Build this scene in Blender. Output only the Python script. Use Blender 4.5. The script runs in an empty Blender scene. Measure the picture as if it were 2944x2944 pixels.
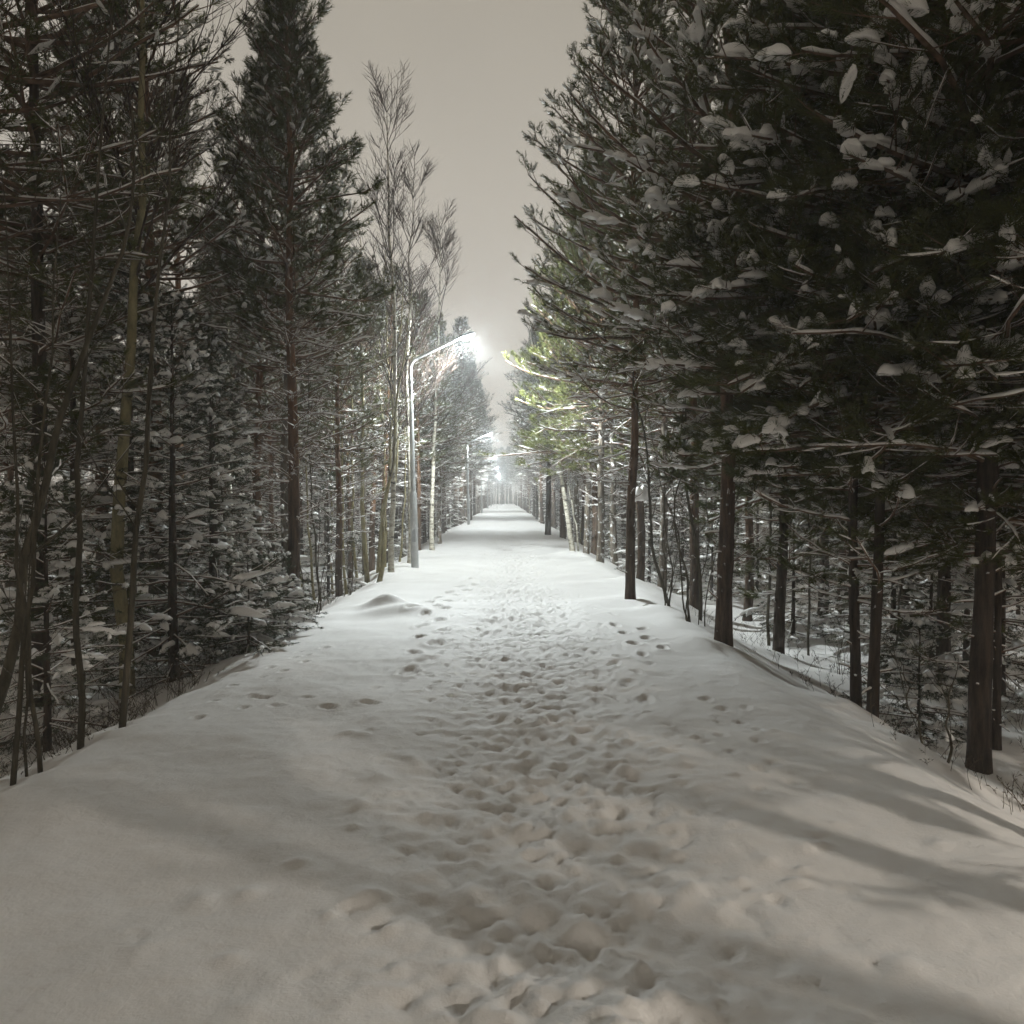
import bpy, math, random
import numpy as np

PI = math.pi
scene = bpy.context.scene
COL = scene.collection
K = 1507.0                       # focal length expressed in the survey sheet's units

# ------------------------------------------------------------------ geometry buffers
class Geo:
    def __init__(self):
        self.v = []; self.q = []; self.t = []; self.n = 0
    def add(self, V, quads=None, tris=None):
        V = np.asarray(V, dtype=np.float32).reshape(-1, 3)
        if quads is not None and len(quads): self.q.append(np.asarray(quads, dtype=np.int32).reshape(-1, 4) + self.n)
        if tris is not None and len(tris): self.t.append(np.asarray(tris, dtype=np.int32).reshape(-1, 3) + self.n)
        self.v.append(V); self.n += len(V)
    def arrays(self):
        V = np.concatenate(self.v) if self.v else np.zeros((0, 3), np.float32)
        Q = np.concatenate(self.q) if self.q else np.zeros((0, 4), np.int32)
        T = np.concatenate(self.t) if self.t else np.zeros((0, 3), np.int32)
        return V, Q, T
    def mesh(self, name, mat, smooth=True):
        V, Q, T = self.arrays()
        me = bpy.data.meshes.new(name)
        me.vertices.add(len(V)); me.vertices.foreach_set('co', V.ravel())
        nl = Q.size + T.size
        me.loops.add(nl)
        me.loops.foreach_set('vertex_index', np.concatenate([Q.ravel(), T.ravel()]))
        nf = len(Q) + len(T)
        me.polygons.add(nf)
        st = np.concatenate([np.arange(len(Q)) * 4, Q.size + np.arange(len(T)) * 3]).astype(np.int32)
        me.polygons.foreach_set('loop_start', st)
        me.polygons.foreach_set('use_smooth', np.full(nf, smooth, dtype=bool))
        me.update(calc_edges=True)
        me.materials.append(mat)
        return me

def nrm(a):
    return a / (np.linalg.norm(a, axis=-1, keepdims=True) + 1e-9)

def tubes(g, P, R, S=5, zs=1.0, cap=False):
    """P (N,M,3) polylines, R (N,M) radii -> tubes."""
    P = np.asarray(P, float); R = np.asarray(R, float)
    if P.ndim == 2: P = P[None]; R = R[None]
    N, M, _ = P.shape
    if N == 0: return
    T = np.gradient(P, axis=1); T = nrm(T)
    avg = nrm(P[:, -1] - P[:, 0])
    ref = np.where(np.abs(avg[:, 2:3]) > .85, np.array([[1., 0, 0]]), np.array([[0, 0, 1.]]))
    A = nrm(np.cross(T, ref[:, None, :])); B = np.cross(A, T)
    ang = np.arange(S) * 2 * PI / S
    off = A[:, :, None, :] * np.cos(ang)[None, None, :, None] + B[:, :, None, :] * np.sin(ang)[None, None, :, None] * zs
    V = P[:, :, None, :] + off * R[:, :, None, None]
    idx = np.arange(N * M * S).reshape(N, M, S)
    a = idx[:, :-1, :]; b = np.roll(idx, -1, axis=2)[:, :-1, :]
    c = np.roll(idx, -1, axis=2)[:, 1:, :]; d = idx[:, 1:, :]
    Q = np.stack([a, b, c, d], -1).reshape(-1, 4)
    g.add(V.reshape(-1, 3), quads=Q)

def grow(rng, base, dirs, L, M, curve, wob):
    N = len(base)
    P = np.zeros((N, M, 3)); P[:, 0] = base
    d = nrm(dirs.copy()); st = (L / (M - 1))[:, None]
    curve = np.broadcast_to(np.asarray(curve, float), (N,))[:, None]
    for i in range(1, M):
        P[:, i] = P[:, i - 1] + d * st
        d = d + np.array([[0, 0, 1.]]) * curve / (M - 1) + rng.normal(0, wob, (N, 3))
        d = nrm(d)
    return P

def interp(P, t):
    """P (N,M,3), t (N,k) -> points, tangents (N,k,3)."""
    N, M, _ = P.shape
    f = np.clip(t, 0, .9999) * (M - 1); i = f.astype(int); w = (f - i)[..., None]
    n = np.arange(N)[:, None]
    a = P[n, i]; b = P[n, i + 1]
    return a * (1 - w) + b * w, nrm(b - a)

def side_twigs(rng, P, L, k, t0, t1, a0, a1, frac, lmin, upb=.15, M=4, curve=.2, wob=.08, taper=1.15):
    N = len(P)
    if N == 0: return np.zeros((0, M, 3)), np.zeros(0)
    t = rng.uniform(t0, t1, (N, k)); t.sort(axis=1)
    b, tg = interp(P, t)
    sd = nrm(np.cross(tg, np.array([0, 0, 1.]) + rng.normal(0, .12, tg.shape)))
    sg = np.where((np.arange(k)[None] + rng.integers(0, 2, (N, 1))) % 2 == 0, 1., -1.)[..., None]
    an = rng.uniform(a0, a1, (N, k))[..., None]
    d = tg * np.cos(an) + sd * sg * np.sin(an)
    d[..., 2] += upb + rng.normal(0, .18, (N, k))
    LL = (L[:, None] * frac * (taper - t) * rng.uniform(.6, 1.25, (N, k)) + lmin).ravel()
    return grow(rng, b.reshape(-1, 3), d.reshape(-1, 3), LL, M, curve, wob), LL

def needles(g, rng, B, D, L, n, nl, nw, spread=(.55, 1.0)):
    """bottle-brush shoots: N shoots from B along D of length L, n needles each."""
    N = len(B)
    if N == 0: return
    D = nrm(D)
    ref = np.where(np.abs(D[:, 2:3]) > .9, np.array([[1., 0, 0]]), np.array([[0, 0, 1.]]))
    A = nrm(np.cross(D, ref)); C = np.cross(A, D)
    t = rng.uniform(.0, 1.0, (N, n)); ph = rng.uniform(0, 2 * PI, (N, n)); ti = rng.uniform(spread[0], spread[1], (N, n)) * (1.15 - .45 * t)
    base = B[:, None] + D[:, None] * (L[:, None] * t)[..., None]
    rad = A[:, None] * np.cos(ph)[..., None] + C[:, None] * np.sin(ph)[..., None]
    nd = D[:, None] * np.cos(ti)[..., None] + rad * np.sin(ti)[..., None]
    ln = nl * rng.uniform(.7, 1.2, (N, n))[..., None]
    sd = nrm(np.cross(nd, D[:, None] + rng.normal(0, .3, (N, n, 3))))
    V = np.stack([base - sd * nw / 2, base + sd * nw / 2, base + nd * ln], 2)
    V[..., 2, 2] -= .12 * nl
    F = np.arange(N * n * 3).reshape(-1, 3)
    g.add(V.reshape(-1, 3), tris=F)

def blobs(g, rng, Cn, D, hl, hw, hh, droop, ring=7, M=6, drip=.5, nv=.3):
    """snow caps: domes lying on a twig, hanging over at the sides."""
    N = len(Cn)
    if N == 0: return
    D = nrm(D); D = D * np.array([1, 1, .55]); D = nrm(D)
    sd = nrm(np.cross(D, np.array([0, 0, 1.]) + rng.normal(0, .05, D.shape))); up = np.cross(sd, D)
    x = np.linspace(-1, 1, M)
    prof = np.sqrt(np.clip(1 - x ** 2, 0, 1)) * .95 + .05
    a = np.arange(ring) * 2 * PI / ring
    nz = rng.uniform(1 - nv, 1 + nv, (N, M, ring))
    lum = rng.uniform(.7, 1.25, (N, M))
    yy = np.cos(a)[None, None] * prof[None, :, None] * nz * lum[..., None]
    zz = np.sin(a)[None, None] * prof[None, :, None] * nz * lum[..., None]
    zz = np.where(zz < 0, zz * .2, zz)
    low = (np.abs(np.cos(a)) > .6)[None, None]
    rim = .55 * np.clip(np.abs(yy), 0, 1.1) ** 2
    zz = np.where(np.sin(a)[None, None] < -.2, -.75 * prof[None, :, None] - .1, zz - rim) - np.where(low, rng.uniform(0, drip, (N, M, ring)) * .7, 0) - droop[:, None, None] * (np.abs(x) ** 2)[None, :, None]
    V = Cn[:, None, None] + D[:, None, None] * (x[None, :, None] * hl[:, None, None])[..., None] \
        + sd[:, None, None] * (yy * hw[:, None, None])[..., None] + up[:, None, None] * (zz * hh[:, None, None])[..., None]
    idx = np.arange(N * M * ring).reshape(N, M, ring)
    p = idx[:, :-1]; q = np.roll(idx, -1, 2)[:, :-1]; r = np.roll(idx, -1, 2)[:, 1:]; s = idx[:, 1:]
    Q = np.stack([p, q, r, s], -1).reshape(-1, 4)
    g.add(V.reshape(-1, 3), quads=Q)

def strips(g, rng, P, r0, h, sub=3, S=5, gap=.0):
    """snow lying along the top of branches."""
    N, M, _ = P.shape
    if N == 0: return
    MM = (M - 1) * sub + 1
    t = np.broadcast_to(np.linspace(0, 1, MM)[None], (N, MM))
    pt, tg = interp(P, t)
    nz = rng.uniform(0, 1, (N, MM)); nz = (nz + np.roll(nz, 1, 1)) * .5
    if not gap: nz = (nz + np.roll(nz, 1, 1) + np.roll(nz, -1, 1)) / 3
    hh = np.broadcast_to(np.asarray(h, float).reshape(-1, 1), (N, MM))
    rad = hh * (.35 + 1.1 * nz) * np.clip(1.25 - 1.35 * np.abs(tg[..., 2]), 0, 1)
    if gap: rad = rad * (rng.uniform(0, 1, (N, MM)) > gap)
    rad[:, 0] *= .2; rad[:, -1] *= .15
    r = np.asarray(r0, float)
    if r.ndim == 1: r = r.reshape(-1, 1)
    pt = pt.copy(); pt[..., 2] += r + rad * .25
    tubes(g, pt, rad + .0004, S, zs=.8)

# ------------------------------------------------------------------ noise
_rng0 = np.random.default_rng(5)
_LAT = _rng0.uniform(-1, 1, (256, 256))
def vnoise(x, y, s, seed=0):
    x = x / s + seed * 17.3 + 1000; y = y / s + seed * 9.7 + 1000
    xi = np.floor(x).astype(int); yi = np.floor(y).astype(int)
    fx = x - xi; fy = y - yi
    fx = fx * fx * (3 - 2 * fx); fy = fy * fy * (3 - 2 * fy)
    a = _LAT[xi % 256, yi % 256]; b = _LAT[(xi + 1) % 256, yi % 256]
    c = _LAT[xi % 256, (yi + 1) % 256]; d = _LAT[(xi + 1) % 256, (yi + 1) % 256]
    return (a * (1 - fx) + b * fx) * (1 - fy) + (c * (1 - fx) + d * fx) * fy

def sstep(a, b, x):
    t = np.clip((x - a) / (b - a), 0, 1); return t * t * (3 - 2 * t)

def height(x, y):
    """snow surface: a raised walk with soft shoulders, lower forest floor either side."""
    x = np.asarray(x, float); y = np.asarray(y, float)
    ax = np.abs(x + .12 * vnoise(x * 0, y, 3.1, 3))
    drop = sstep(2.15, 4.1, ax) * .62
    h = -drop - .03 * np.clip(ax / 2, 0, 1) ** 2
    h = h + .045 * vnoise(x, y, 1.4, 1) + .018 * vnoise(x, y, .5, 2)
    fl = sstep(2.8, 4.8, ax)
    h = h + fl * (.16 * vnoise(x, y, 2.2, 4) + .08 * vnoise(x, y, .8, 5) + .1 * vnoise(x, y, 6, 6))
    far = sstep(30, 70, y) * (1 - fl)
    h = h + far * .07 * np.sin(y / 5.3 + .6)
    return h

def collars(x, y):
    """drifted snow round the tree bases."""
    h = np.zeros_like(x)
    for i, (a, b) in enumerate(used):
        if b > 26 or abs(a) > 9: continue
        i0, i1 = np.searchsorted(y[:, 0], [b - 1.2, b + 1.2]); j0, j1 = np.searchsorted(x[0], [a - 1.2, a + 1.2])
        if i1 <= i0 or j1 <= j0: continue
        r2 = (x[i0:i1, j0:j1] - a + .12) ** 2 + (y[i0:i1, j0:j1] - b + .1) ** 2
        r3 = (x[i0:i1, j0:j1] - a) ** 2 + (y[i0:i1, j0:j1] - b) ** 2
        h[i0:i1, j0:j1] += (.05 + .07 * ((i * 7) % 5) / 5) * np.exp(-r2 / .16) - .05 * np.exp(-r3 / .02)
    return h

def H(x, y): return float(height(np.array([x]), np.array([y]))[0])

# ------------------------------------------------------------------ materials
def mat(name):
    m = bpy.data.materials.new(name); m.use_nodes = True
    nt = m.node_tree; b = nt.nodes['Principled BSDF']
    return m, nt, b

def N(nt, kind, **kw):
    n = nt.nodes.new(kind)
    for k, v in kw.items():
        if k in n.inputs: n.inputs[k].default_value = v
        else: setattr(n, k, v)
    return n

def ramp(nt, fac, stops, interp='LINEAR'):
    r = nt.nodes.new('ShaderNodeValToRGB'); r.color_ramp.interpolation = interp
    e = r.color_ramp.elements
    while len(e) < len(stops): e.new(.5)
    for el, (p, c) in zip(e, stops):
        el.position = p; el.color = (*c, 1) if len(c) == 3 else c
    nt.links.new(fac, r.inputs[0]); return r

def snow_mat(name, grain, bump=True):
    m, nt, b = mat(name)
    tc = N(nt, 'ShaderNodeTexCoord')
    n1 = N(nt, 'ShaderNodeTexNoise', Scale=grain, Detail=5.0, Roughness=.65)
    nt.links.new(tc.outputs['Object'], n1.inputs['Vector'])
    n2 = N(nt, 'ShaderNodeTexNoise', Scale=1.7, Detail=3.0)
    nt.links.new(tc.outputs['Object'], n2.inputs['Vector'])
    r = ramp(nt, n2.outputs['Fac'], [(.3, (.79, .770, .745)), (.7, (.86, .842, .82))])
    nt.links.new(r.outputs[0], b.inputs['Base Color'])
    b.inputs['Roughness'].default_value = .75
    b.inputs['Specular IOR Level'].default_value = .25
    if not bump: return m
    bp = N(nt, 'ShaderNodeBump', Strength=.45, Distance=.012)
    nt.links.new(n1.outputs['Fac'], bp.inputs['Height'])
    nt.links.new(bp.outputs[0], b.inputs['Normal'])
    return m

def bark_mat(name, lo, hi, up=None, frost=.0, stretch=(14, 14, 2.2), fine=True):
    m, nt, b = mat(name)
    tc = N(nt, 'ShaderNodeTexCoord')
    mp = N(nt, 'ShaderNodeMapping'); mp.inputs['Scale'].default_value = stretch
    nt.links.new(tc.outputs['Object'], mp.inputs['Vector'])
    n = N(nt, 'ShaderNodeTexNoise', Scale=1.6, Detail=6.0 if fine else 1.0, Roughness=.7)
    nt.links.new(mp.outputs[0], n.inputs['Vector'])
    r = ramp(nt, n.outputs['Fac'], [(.3, lo), (.7, hi)])
    col = r.outputs[0]
    if up:                                   # orange flaky upper bark of the species
        r2 = ramp(nt, n.outputs['Fac'], [(.3, up[0]), (.7, up[1])])
        sx = N(nt, 'ShaderNodeSeparateXYZ'); nt.links.new(tc.outputs['Object'], sx.inputs[0])
        mr = N(nt, 'ShaderNodeMapRange'); mr.inputs[1].default_value = 1.2; mr.inputs[2].default_value = 3.6
        nt.links.new(sx.outputs[2], mr.inputs[0])
        mx = N(nt, 'ShaderNodeMixRGB'); nt.links.new(mr.outputs[0], mx.inputs[0])
        nt.links.new(col, mx.inputs[1]); nt.links.new(r2.outputs[0], mx.inputs[2]); col = mx.outputs[0]
    if frost:                                # wind-blown snow stuck in the bark
        n3 = N(nt, 'ShaderNodeTexNoise', Scale=7.0, Detail=4.0, Roughness=.6)
        nt.links.new(tc.outputs['Object'], n3.inputs['Vector'])
        r3 = ramp(nt, n3.outputs['Fac'], [(.66 - frost, (0, 0, 0)), (.72 - frost, (1, 1, 1))])
        mx = N(nt, 'ShaderNodeMixRGB'); nt.links.new(r3.outputs[0], mx.inputs[0])
        nt.links.new(col, mx.inputs[1]); mx.inputs[2].default_value = (.78, .78, .77, 1); col = mx.outputs[0]
    nt.links.new(col, b.inputs['Base Color'])
    b.inputs['Roughness'].default_value = .9; b.inputs['Specular IOR Level'].default_value = .15
    if not fine: return m
    bp = N(nt, 'ShaderNodeBump', Strength=1., Distance=.03)
    nt.links.new(n.outputs['Fac'], bp.inputs['Height']); nt.links.new(bp.outputs[0], b.inputs['Normal'])
    return m

def birch_mat():
    m, nt, b = mat('birch_bark')
    tc = N(nt, 'ShaderNodeTexCoord')
    mp = N(nt, 'ShaderNodeMapping'); mp.inputs['Scale'].default_value = (5, 5, 13)
    nt.links.new(tc.outputs['Object'], mp.inputs['Vector'])
    n = N(nt, 'ShaderNodeTexNoise', Scale=1.3, Detail=4.0, Roughness=.55)
    nt.links.new(mp.outputs[0], n.inputs['Vector'])
    r = ramp(nt, n.outputs['Fac'], [(.34, (.03, .026, .022)), (.42, (.30, .27, .21)), (.6, (.52, .49, .41)), (.8, (.60, .58, .50))])
    nt.links.new(r.outputs[0], b.inputs['Base Color']); b.inputs['Roughness'].default_value = .8
    return m

def leaf_mat(name, a, c):
    m, nt, b = mat(name)
    oi = N(nt, 'ShaderNodeObjectInfo')
    ge = N(nt, 'ShaderNodeNewGeometry')
    ad = N(nt, 'ShaderNodeMath', operation='ADD'); nt.links.new(oi.outputs['Random'], ad.inputs[0]); nt.links.new(ge.outputs['Random Per Island'], ad.inputs[1])
    ml = N(nt, 'ShaderNodeMath', operation='MULTIPLY'); ml.inputs[1].default_value = .5; nt.links.new(ad.outputs[0], ml.inputs[0])
    r = ramp(nt, ml.outputs[0], [(.1, a), (.9, c)])
    nt.links.new(r.outputs[0], b.inputs['Base Color']); b.inputs['Roughness'].default_value = .6
    b.inputs['Specular IOR Level'].default_value = .3
    tr = N(nt, 'ShaderNodeBsdfTranslucent'); nt.links.new(r.outputs[0], tr.inputs[0])
    ms = N(nt, 'ShaderNodeMixShader'); ms.inputs[0].default_value = .2
    out = nt.nodes['Material Output']
    nt.links.new(b.outputs[0], ms.inputs[1]); nt.links.new(tr.outputs[0], ms.inputs[2]); nt.links.new(ms.outputs[0], out.inputs[0])
    return m

def plain(name, col, rough=.5, metal=0.):
    m, nt, b = mat(name)
    tc = N(nt, 'ShaderNodeTexCoord'); n = N(nt, 'ShaderNodeTexNoise', Scale=6.0, Detail=5.0)
    nt.links.new(tc.outputs['Object'], n.inputs['Vector'])
    r = ramp(nt, n.outputs['Fac'], [(.3, tuple(c * .8 for c in col)), (.7, tuple(min(1, c * 1.15) for c in col))])
    nt.links.new(r.outputs[0], b.inputs['Base Color'])
    b.inputs['Roughness'].default_value = rough; b.inputs['Metallic'].default_value = metal
    return m

M_GROUND = snow_mat('packed_snow', 38.)
M_SNOW = snow_mat('branch_snow', 60., False)
M_PINE = bark_mat('pine_bark', (.020, .014, .010), (.13, .088, .060), ((.07, .038, .020), (.26, .14, .075)), frost=.01)
M_FROST = bark_mat('frosted_bark', (.07, .06, .048), (.24, .20, .155), None, frost=.10)
M_DARK = bark_mat('dark_bark', (.013, .010, .008), (.10, .072, .052), frost=.005)
M_TWIG = bark_mat('dead_twig', (.075, .046, .030), (.21, .130, .085), None, stretch=(6, 6, 6), fine=False)
M_BIRCH = birch_mat()
M_BTWIG = bark_mat('birch_twig', (.03, .02, .016), (.075, .05, .038), None, stretch=(6, 6, 6), fine=False)
M_ASPEN = bark_mat('aspen_bark', (.13, .11, .055), (.36, .315, .175), None, stretch=(10, 10, 4))
M_STEM = bark_mat('sapling_bark', (.035, .030, .020), (.13, .11, .075), None, stretch=(10, 10, 3))
M_NEEDLE = leaf_mat('pine_needles', (.036, .042, .007), (.105, .116, .022))
M_NEEDLE_LIT = leaf_mat('lamplit_pine_needles', (.066, .074, .016), (.16, .172, .045))  # same pine needles, with the first lamp's light painted in as paler green
M_SPRUCE = leaf_mat('spruce_needles', (.020, .028, .011), (.058, .070, .030))
M_GALV = plain('galvanised_steel', (.46, .47, .47), .45, .35)
M_HEAD = plain('lamp_housing', (.30, .31, .32), .5, .2)
M_WOOD = plain('weathered_wood', (.035, .028, .022), .85)
M_GRASS = leaf_mat('dry_weed', (.05, .035, .02), (.13, .095, .055))

# ------------------------------------------------------------------ object helpers
def link(o, parent=None):
    COL.objects.link(o)
    if parent: o.parent = parent
    return o

def mobj(name, me, parent=None):
    return link(bpy.data.objects.new(name, me), parent)

def tag(o, label=None, cat=None, group=None, kind=None):
    if label: o['label'] = label
    if cat: o['category'] = cat
    if group: o['group'] = group
    if kind: o['kind'] = kind
    return o

def thing(name, loc, rz=0., tilt=(0, 0), s=1.):
    o = bpy.data.objects.new(name, None); COL.objects.link(o)
    o.empty_display_size = .3
    o.location = loc; o.rotation_euler = (tilt[0], tilt[1], rz)
    o.scale = (s, s, s) if not isinstance(s, tuple) else s
    return o

def plant(name, parts, x, y, label, cat, group=None, rz=None, s=1., tilt=(0, 0), sink=.06):
    rz = R.uniform(0, 2 * PI) if rz is None else rz
    o = thing(name, (x, y, H(x, y) - sink), rz, tilt, s)
    tag(o, label, cat, group)
    for pn, me in parts: mobj(pn, me, o)
    return o

R = random.Random(11)

# ------------------------------------------------------------------ tree makers
def trunk_poly(rng, h, lean, wob, M=14):
    z = np.linspace(0, h, M)
    ox = np.cumsum(rng.normal(0, wob, M)) ; oy = np.cumsum(rng.normal(0, wob, M))
    ox -= ox[0]; oy -= oy[0]
    return np.stack([ox + lean[0] * z, oy + lean[1] * z, z], -1)

def at_h(tp, z):
    return np.stack([np.interp(z, tp[:, 2], tp[:, 0]), np.interp(z, tp[:, 2], tp[:, 1]), z], -1)

def make_pine(seed, h=9.6, r0=.11, crown=3.6, Rc=1.9, dead=1.6, lean=(0, 0), wob=.02, heavy=0., n=18, nl=.072, nw=.0085,
              bark=None, twig=None, nb=(4, 6), gap=.36, kt=9, ks=3, snow=.5, deadk=7, bare_snow=.016, low_green=0., droop=0., lite=False, lod=False, needle=None):
    rng = np.random.default_rng(seed)
    bark = bark or M_PINE; twig = twig or M_TWIG; needle = needle or M_NEEDLE
    gT, gB, gN, gS = Geo(), Geo(), Geo(), Geo()
    tp = trunk_poly(rng, h, lean, wob)
    zz = np.linspace(0, h, 40); tpp = at_h(tp, zz)
    rr = r0 * (1 - .86 * (zz / h) ** .95) * (1 + .2 * np.exp(-zz / .15)) * (1 + rng.normal(0, .03, 40))
    tubes(gT, tpp, rr, 10)
    # live crown whorls
    zs, az, el, L, cv = [], [], [], [], []
    z = crown
    while z < h - .25:
        f = (z - crown) / (h - crown)
        k = rng.integers(nb[0], nb[1] + 1); a0 = rng.uniform(0, 2 * PI)
        for i in range(k):
            zs.append(z + rng.normal(0, .07)); az.append(a0 + i * 2 * PI / k + rng.normal(0, .25))
            prof = min(1., (f + .12) / .3) ** .5 * (1 - f) ** .75 + .07
            L.append(Rc * prof * rng.uniform(.65, 1.2)); el.append((-.05 + 1.05 * f if not droop else -.12 + .95 * max(0., f - .4) / .6) + rng.normal(0, .13)); cv.append((.55 - .2 * f) * (1 if not droop else np.clip(1.6 * f - .5, -.25, 1)))
        z += gap * rng.uniform(.75, 1.25) * (1 - .3 * f)
    zs = np.array(zs); az = np.array(az); el = np.array(el); L = np.array(L); cv = np.array(cv)
    base = at_h(tp, zs)
    d = np.stack([np.cos(el) * np.cos(az), np.cos(el) * np.sin(az), np.sin(el)], -1)
    Pb = grow(rng, base, d, L, 8, cv, .07)
    rb = (.009 + .011 * L)[:, None] * np.linspace(1, .25, 8)[None]
    tubes(gB, Pb, rb, 5)
    Pt, Lt = side_twigs(rng, Pb, L, kt, .18, 1., .5, 1.05, .42, .14, upb=.2, curve=.35)
    if not lite: tubes(gB, Pt, np.broadcast_to(np.linspace(.006, .003, 4)[None], (len(Pt), 4)), 4)
    Pu, Lu = side_twigs(rng, Pt, Lt, ks, .35, 1., .35, .8, .5, .09, upb=.25, M=3, curve=.4)
    # shoots: side shoots, twig ends, leader ends
    def shoots(P, frac):
        a = P[:, -2] * frac + P[:, -1] * (1 - frac) if frac else P[:, -2]
        return a, P[:, -1] - a
    SB, SD = [], []
    for P in (Pu, Pt, Pb):
        a = P[:, 0] if P is Pu else P[:, -2]; v = P[:, -1] - a
        SB.append(a); SD.append(v)
    SB = np.concatenate(SB); SD = np.concatenate(SD)
    top = tpp[-3:-2]; SB = np.concatenate([SB, top, top, top]); SD = np.concatenate([SD, [[0, 0, .45]], [[.12, 0, .3]], [[-.1, .08, .3]]])
    SL = np.clip(np.linalg.norm(SD, axis=1), .10, .30)
    needles(gN, rng, SB, SD, SL, n, nl, nw)
    # snow on shoots
    if snow:
        m = (rng.uniform(0, 1, len(SB)) < snow)
        hz = nrm(SD); m &= np.abs(hz[:, 2]) < .8
        c = SB[m] + SD[m] * .55; c[:, 2] += .012; k = m.sum()
        blobs(gS, rng, c, SD[m], SL[m] * rng.uniform(.3, .6, k), rng.uniform(.014, .034, k), rng.uniform(.010, .024, k), rng.uniform(0, .8, k), ring=5 if lod else 6, M=4 if lod else 5)
    if not lite: strips(gS, rng, Pb, rb[:, :1] * .6, np.clip(.010 + .006 * L, .008, .03) * (.8 + 1.0 * heavy), gap=.12 if heavy else .3, sub=1 if lod else 3, S=4)
    if heavy:
        m = rng.uniform(0, 1, len(Pt)) < heavy * .26
        m &= (np.abs(nrm(Pt[:, -1] - Pt[:, 0])[:, 2]) < .48)
        k = m.sum(); c = Pt[m][:, 2] * .6 + Pt[m][:, 3] * .4; c[:, 2] += .035
        a = Pt[m][:, 1]; v = Pt[m][:, 3] - a
        needles(gN, rng, a, v, np.linalg.norm(v, axis=1), n, nl * 1.1, nw * 1.2, (.7, 1.5))
        D = Pt[m][:, 3] - Pt[m][:, 1]
        blobs(gS, rng, c, D, rng.uniform(.07, .16, k), rng.uniform(.035, .07, k), rng.uniform(.034, .06, k), rng.uniform(.3, 1.2, k), ring=10, M=8, drip=.55, nv=.16)
        m2 = (rng.uniform(0, 1, len(Pt)) < heavy * .55)
        strips(gS, rng, Pt[m2], .004, rng.uniform(.006, .017, m2.sum()), sub=4, S=5)
        # loads bridging the outer half of the boughs
        mb = (rng.uniform(0, 1, len(Pb)) < heavy * 1.1) & (np.abs(nrm(Pb[:, -1] - Pb[:, 3])[:, 2]) < .5)
        nbl = 6; t = np.linspace(.5, .97, nbl)[None] + rng.normal(0, .03, (mb.sum(), nbl))
        c, tg = interp(Pb[mb], t); c = c.reshape(-1, 3); tg = tg.reshape(-1, 3); k = len(c)
        c[:, 2] += .03; c += rng.normal(0, .02, c.shape); sel = rng.uniform(0, 1, k) < .72
        c, tg = c[sel], tg[sel]; k = len(c); tg = tg + rng.normal(0, .25, tg.shape) * [1, 1, .3]
        blobs(gS, rng, c, tg, rng.uniform(.07, .15, k), rng.uniform(.03, .075, k), rng.uniform(.03, .055, k), rng.uniform(.2, .9, k), ring=9, M=7, drip=.7, nv=.2)
    ns = 16; zs = rng.uniform(.4, max(dead, 1.) + .8, ns); az = rng.uniform(0, 6.3, ns); el = rng.uniform(-.1, .7, ns)
    d = np.stack([np.cos(el) * np.cos(az), np.cos(el) * np.sin(az), np.sin(el)], -1)
    Ps = grow(rng, at_h(tp, zs), d, r0 + rng.uniform(.02, .22, ns), 4, 0., .12); tubes(gB, Ps, np.broadcast_to(np.linspace(.011, .005, 4)[None], (ns, 4)), 5)
    strips(gS, rng, Ps, .006, np.full(ns, .014), sub=2)
    # dead lower branches
    if dead < crown:
        zs = []; z = dead
        while z < crown + .5:
            zs += [z + rng.normal(0, .06) for _ in range(rng.integers(2, 5))]; z += .3 * rng.uniform(.7, 1.4)
        zs = np.array(zs); k = len(zs); az = rng.uniform(0, 2 * PI, k); el = rng.uniform(-.2, .4, k)
        L = rng.uniform(.35, 1., k) * Rc * (.55 + .45 * (zs - dead) / max(.1, crown - dead))
        d = np.stack([np.cos(el) * np.cos(az), np.cos(el) * np.sin(az), np.sin(el)], -1)
        Pd = grow(rng, at_h(tp, zs), d, L, 8, rng.uniform(-.3, .5, k), .13)
        rd = (.006 + .006 * L)[:, None] * np.linspace(1, .3, 8)[None]
        tubes(gB, Pd, rd, 5)
        if lite: strips(gS, rng, Pd, rd[:, :1] * .6, np.full(k, .03), sub=1, S=4)
        if lite: return [('trunk', gT.mesh('pine_trunk', bark)), ('branches', gB.mesh('pine_branches', twig)), ('crown', gN.mesh('pine_crown', needle, False)), ('snow', gS.mesh('pine_snow', M_SNOW))]
        Pe, Le = side_twigs(rng, Pd, L, deadk, .2, 1., .5, 1.1, .4, .1, upb=.1, wob=.14)
        tubes(gB, Pe, np.broadcast_to(np.linspace(.005, .002, 4)[None], (len(Pe), 4)), 3)
        Pf, Lf = side_twigs(rng, Pe, Le, 1 if lod else 3, .2, 1., .4, 1., .5, .05, upb=.1, M=3, wob=.1)
        tubes(gB, Pf, np.broadcast_to(np.linspace(.003, .0015, 3)[None], (len(Pf), 3)), 3)
        strips(gS, rng, Pd, rd[:, :1] * .6, np.full(k, bare_snow), gap=.1, sub=2 if lod else 3, S=4)
        strips(gS, rng, Pe, .002, np.full(len(Pe), bare_snow * .5), S=3, sub=1 if lod else 2, gap=.25)
        if low_green:
            m = rng.uniform(0, 1, len(Pf)) < low_green
            needles(gN, rng, Pf[m][:, 0], Pf[m][:, -1] - Pf[m][:, 0], np.clip(np.linalg.norm(Pf[m][:, -1] - Pf[m][:, 0], axis=1), .1, .25), n, nl, nw)
    return [('trunk', gT.mesh('pine_trunk', bark)), ('branches', gB.mesh('pine_branches', twig)),
            ('crown', gN.mesh('pine_crown', needle, False)), ('snow', gS.mesh('pine_snow', M_SNOW))]

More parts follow.
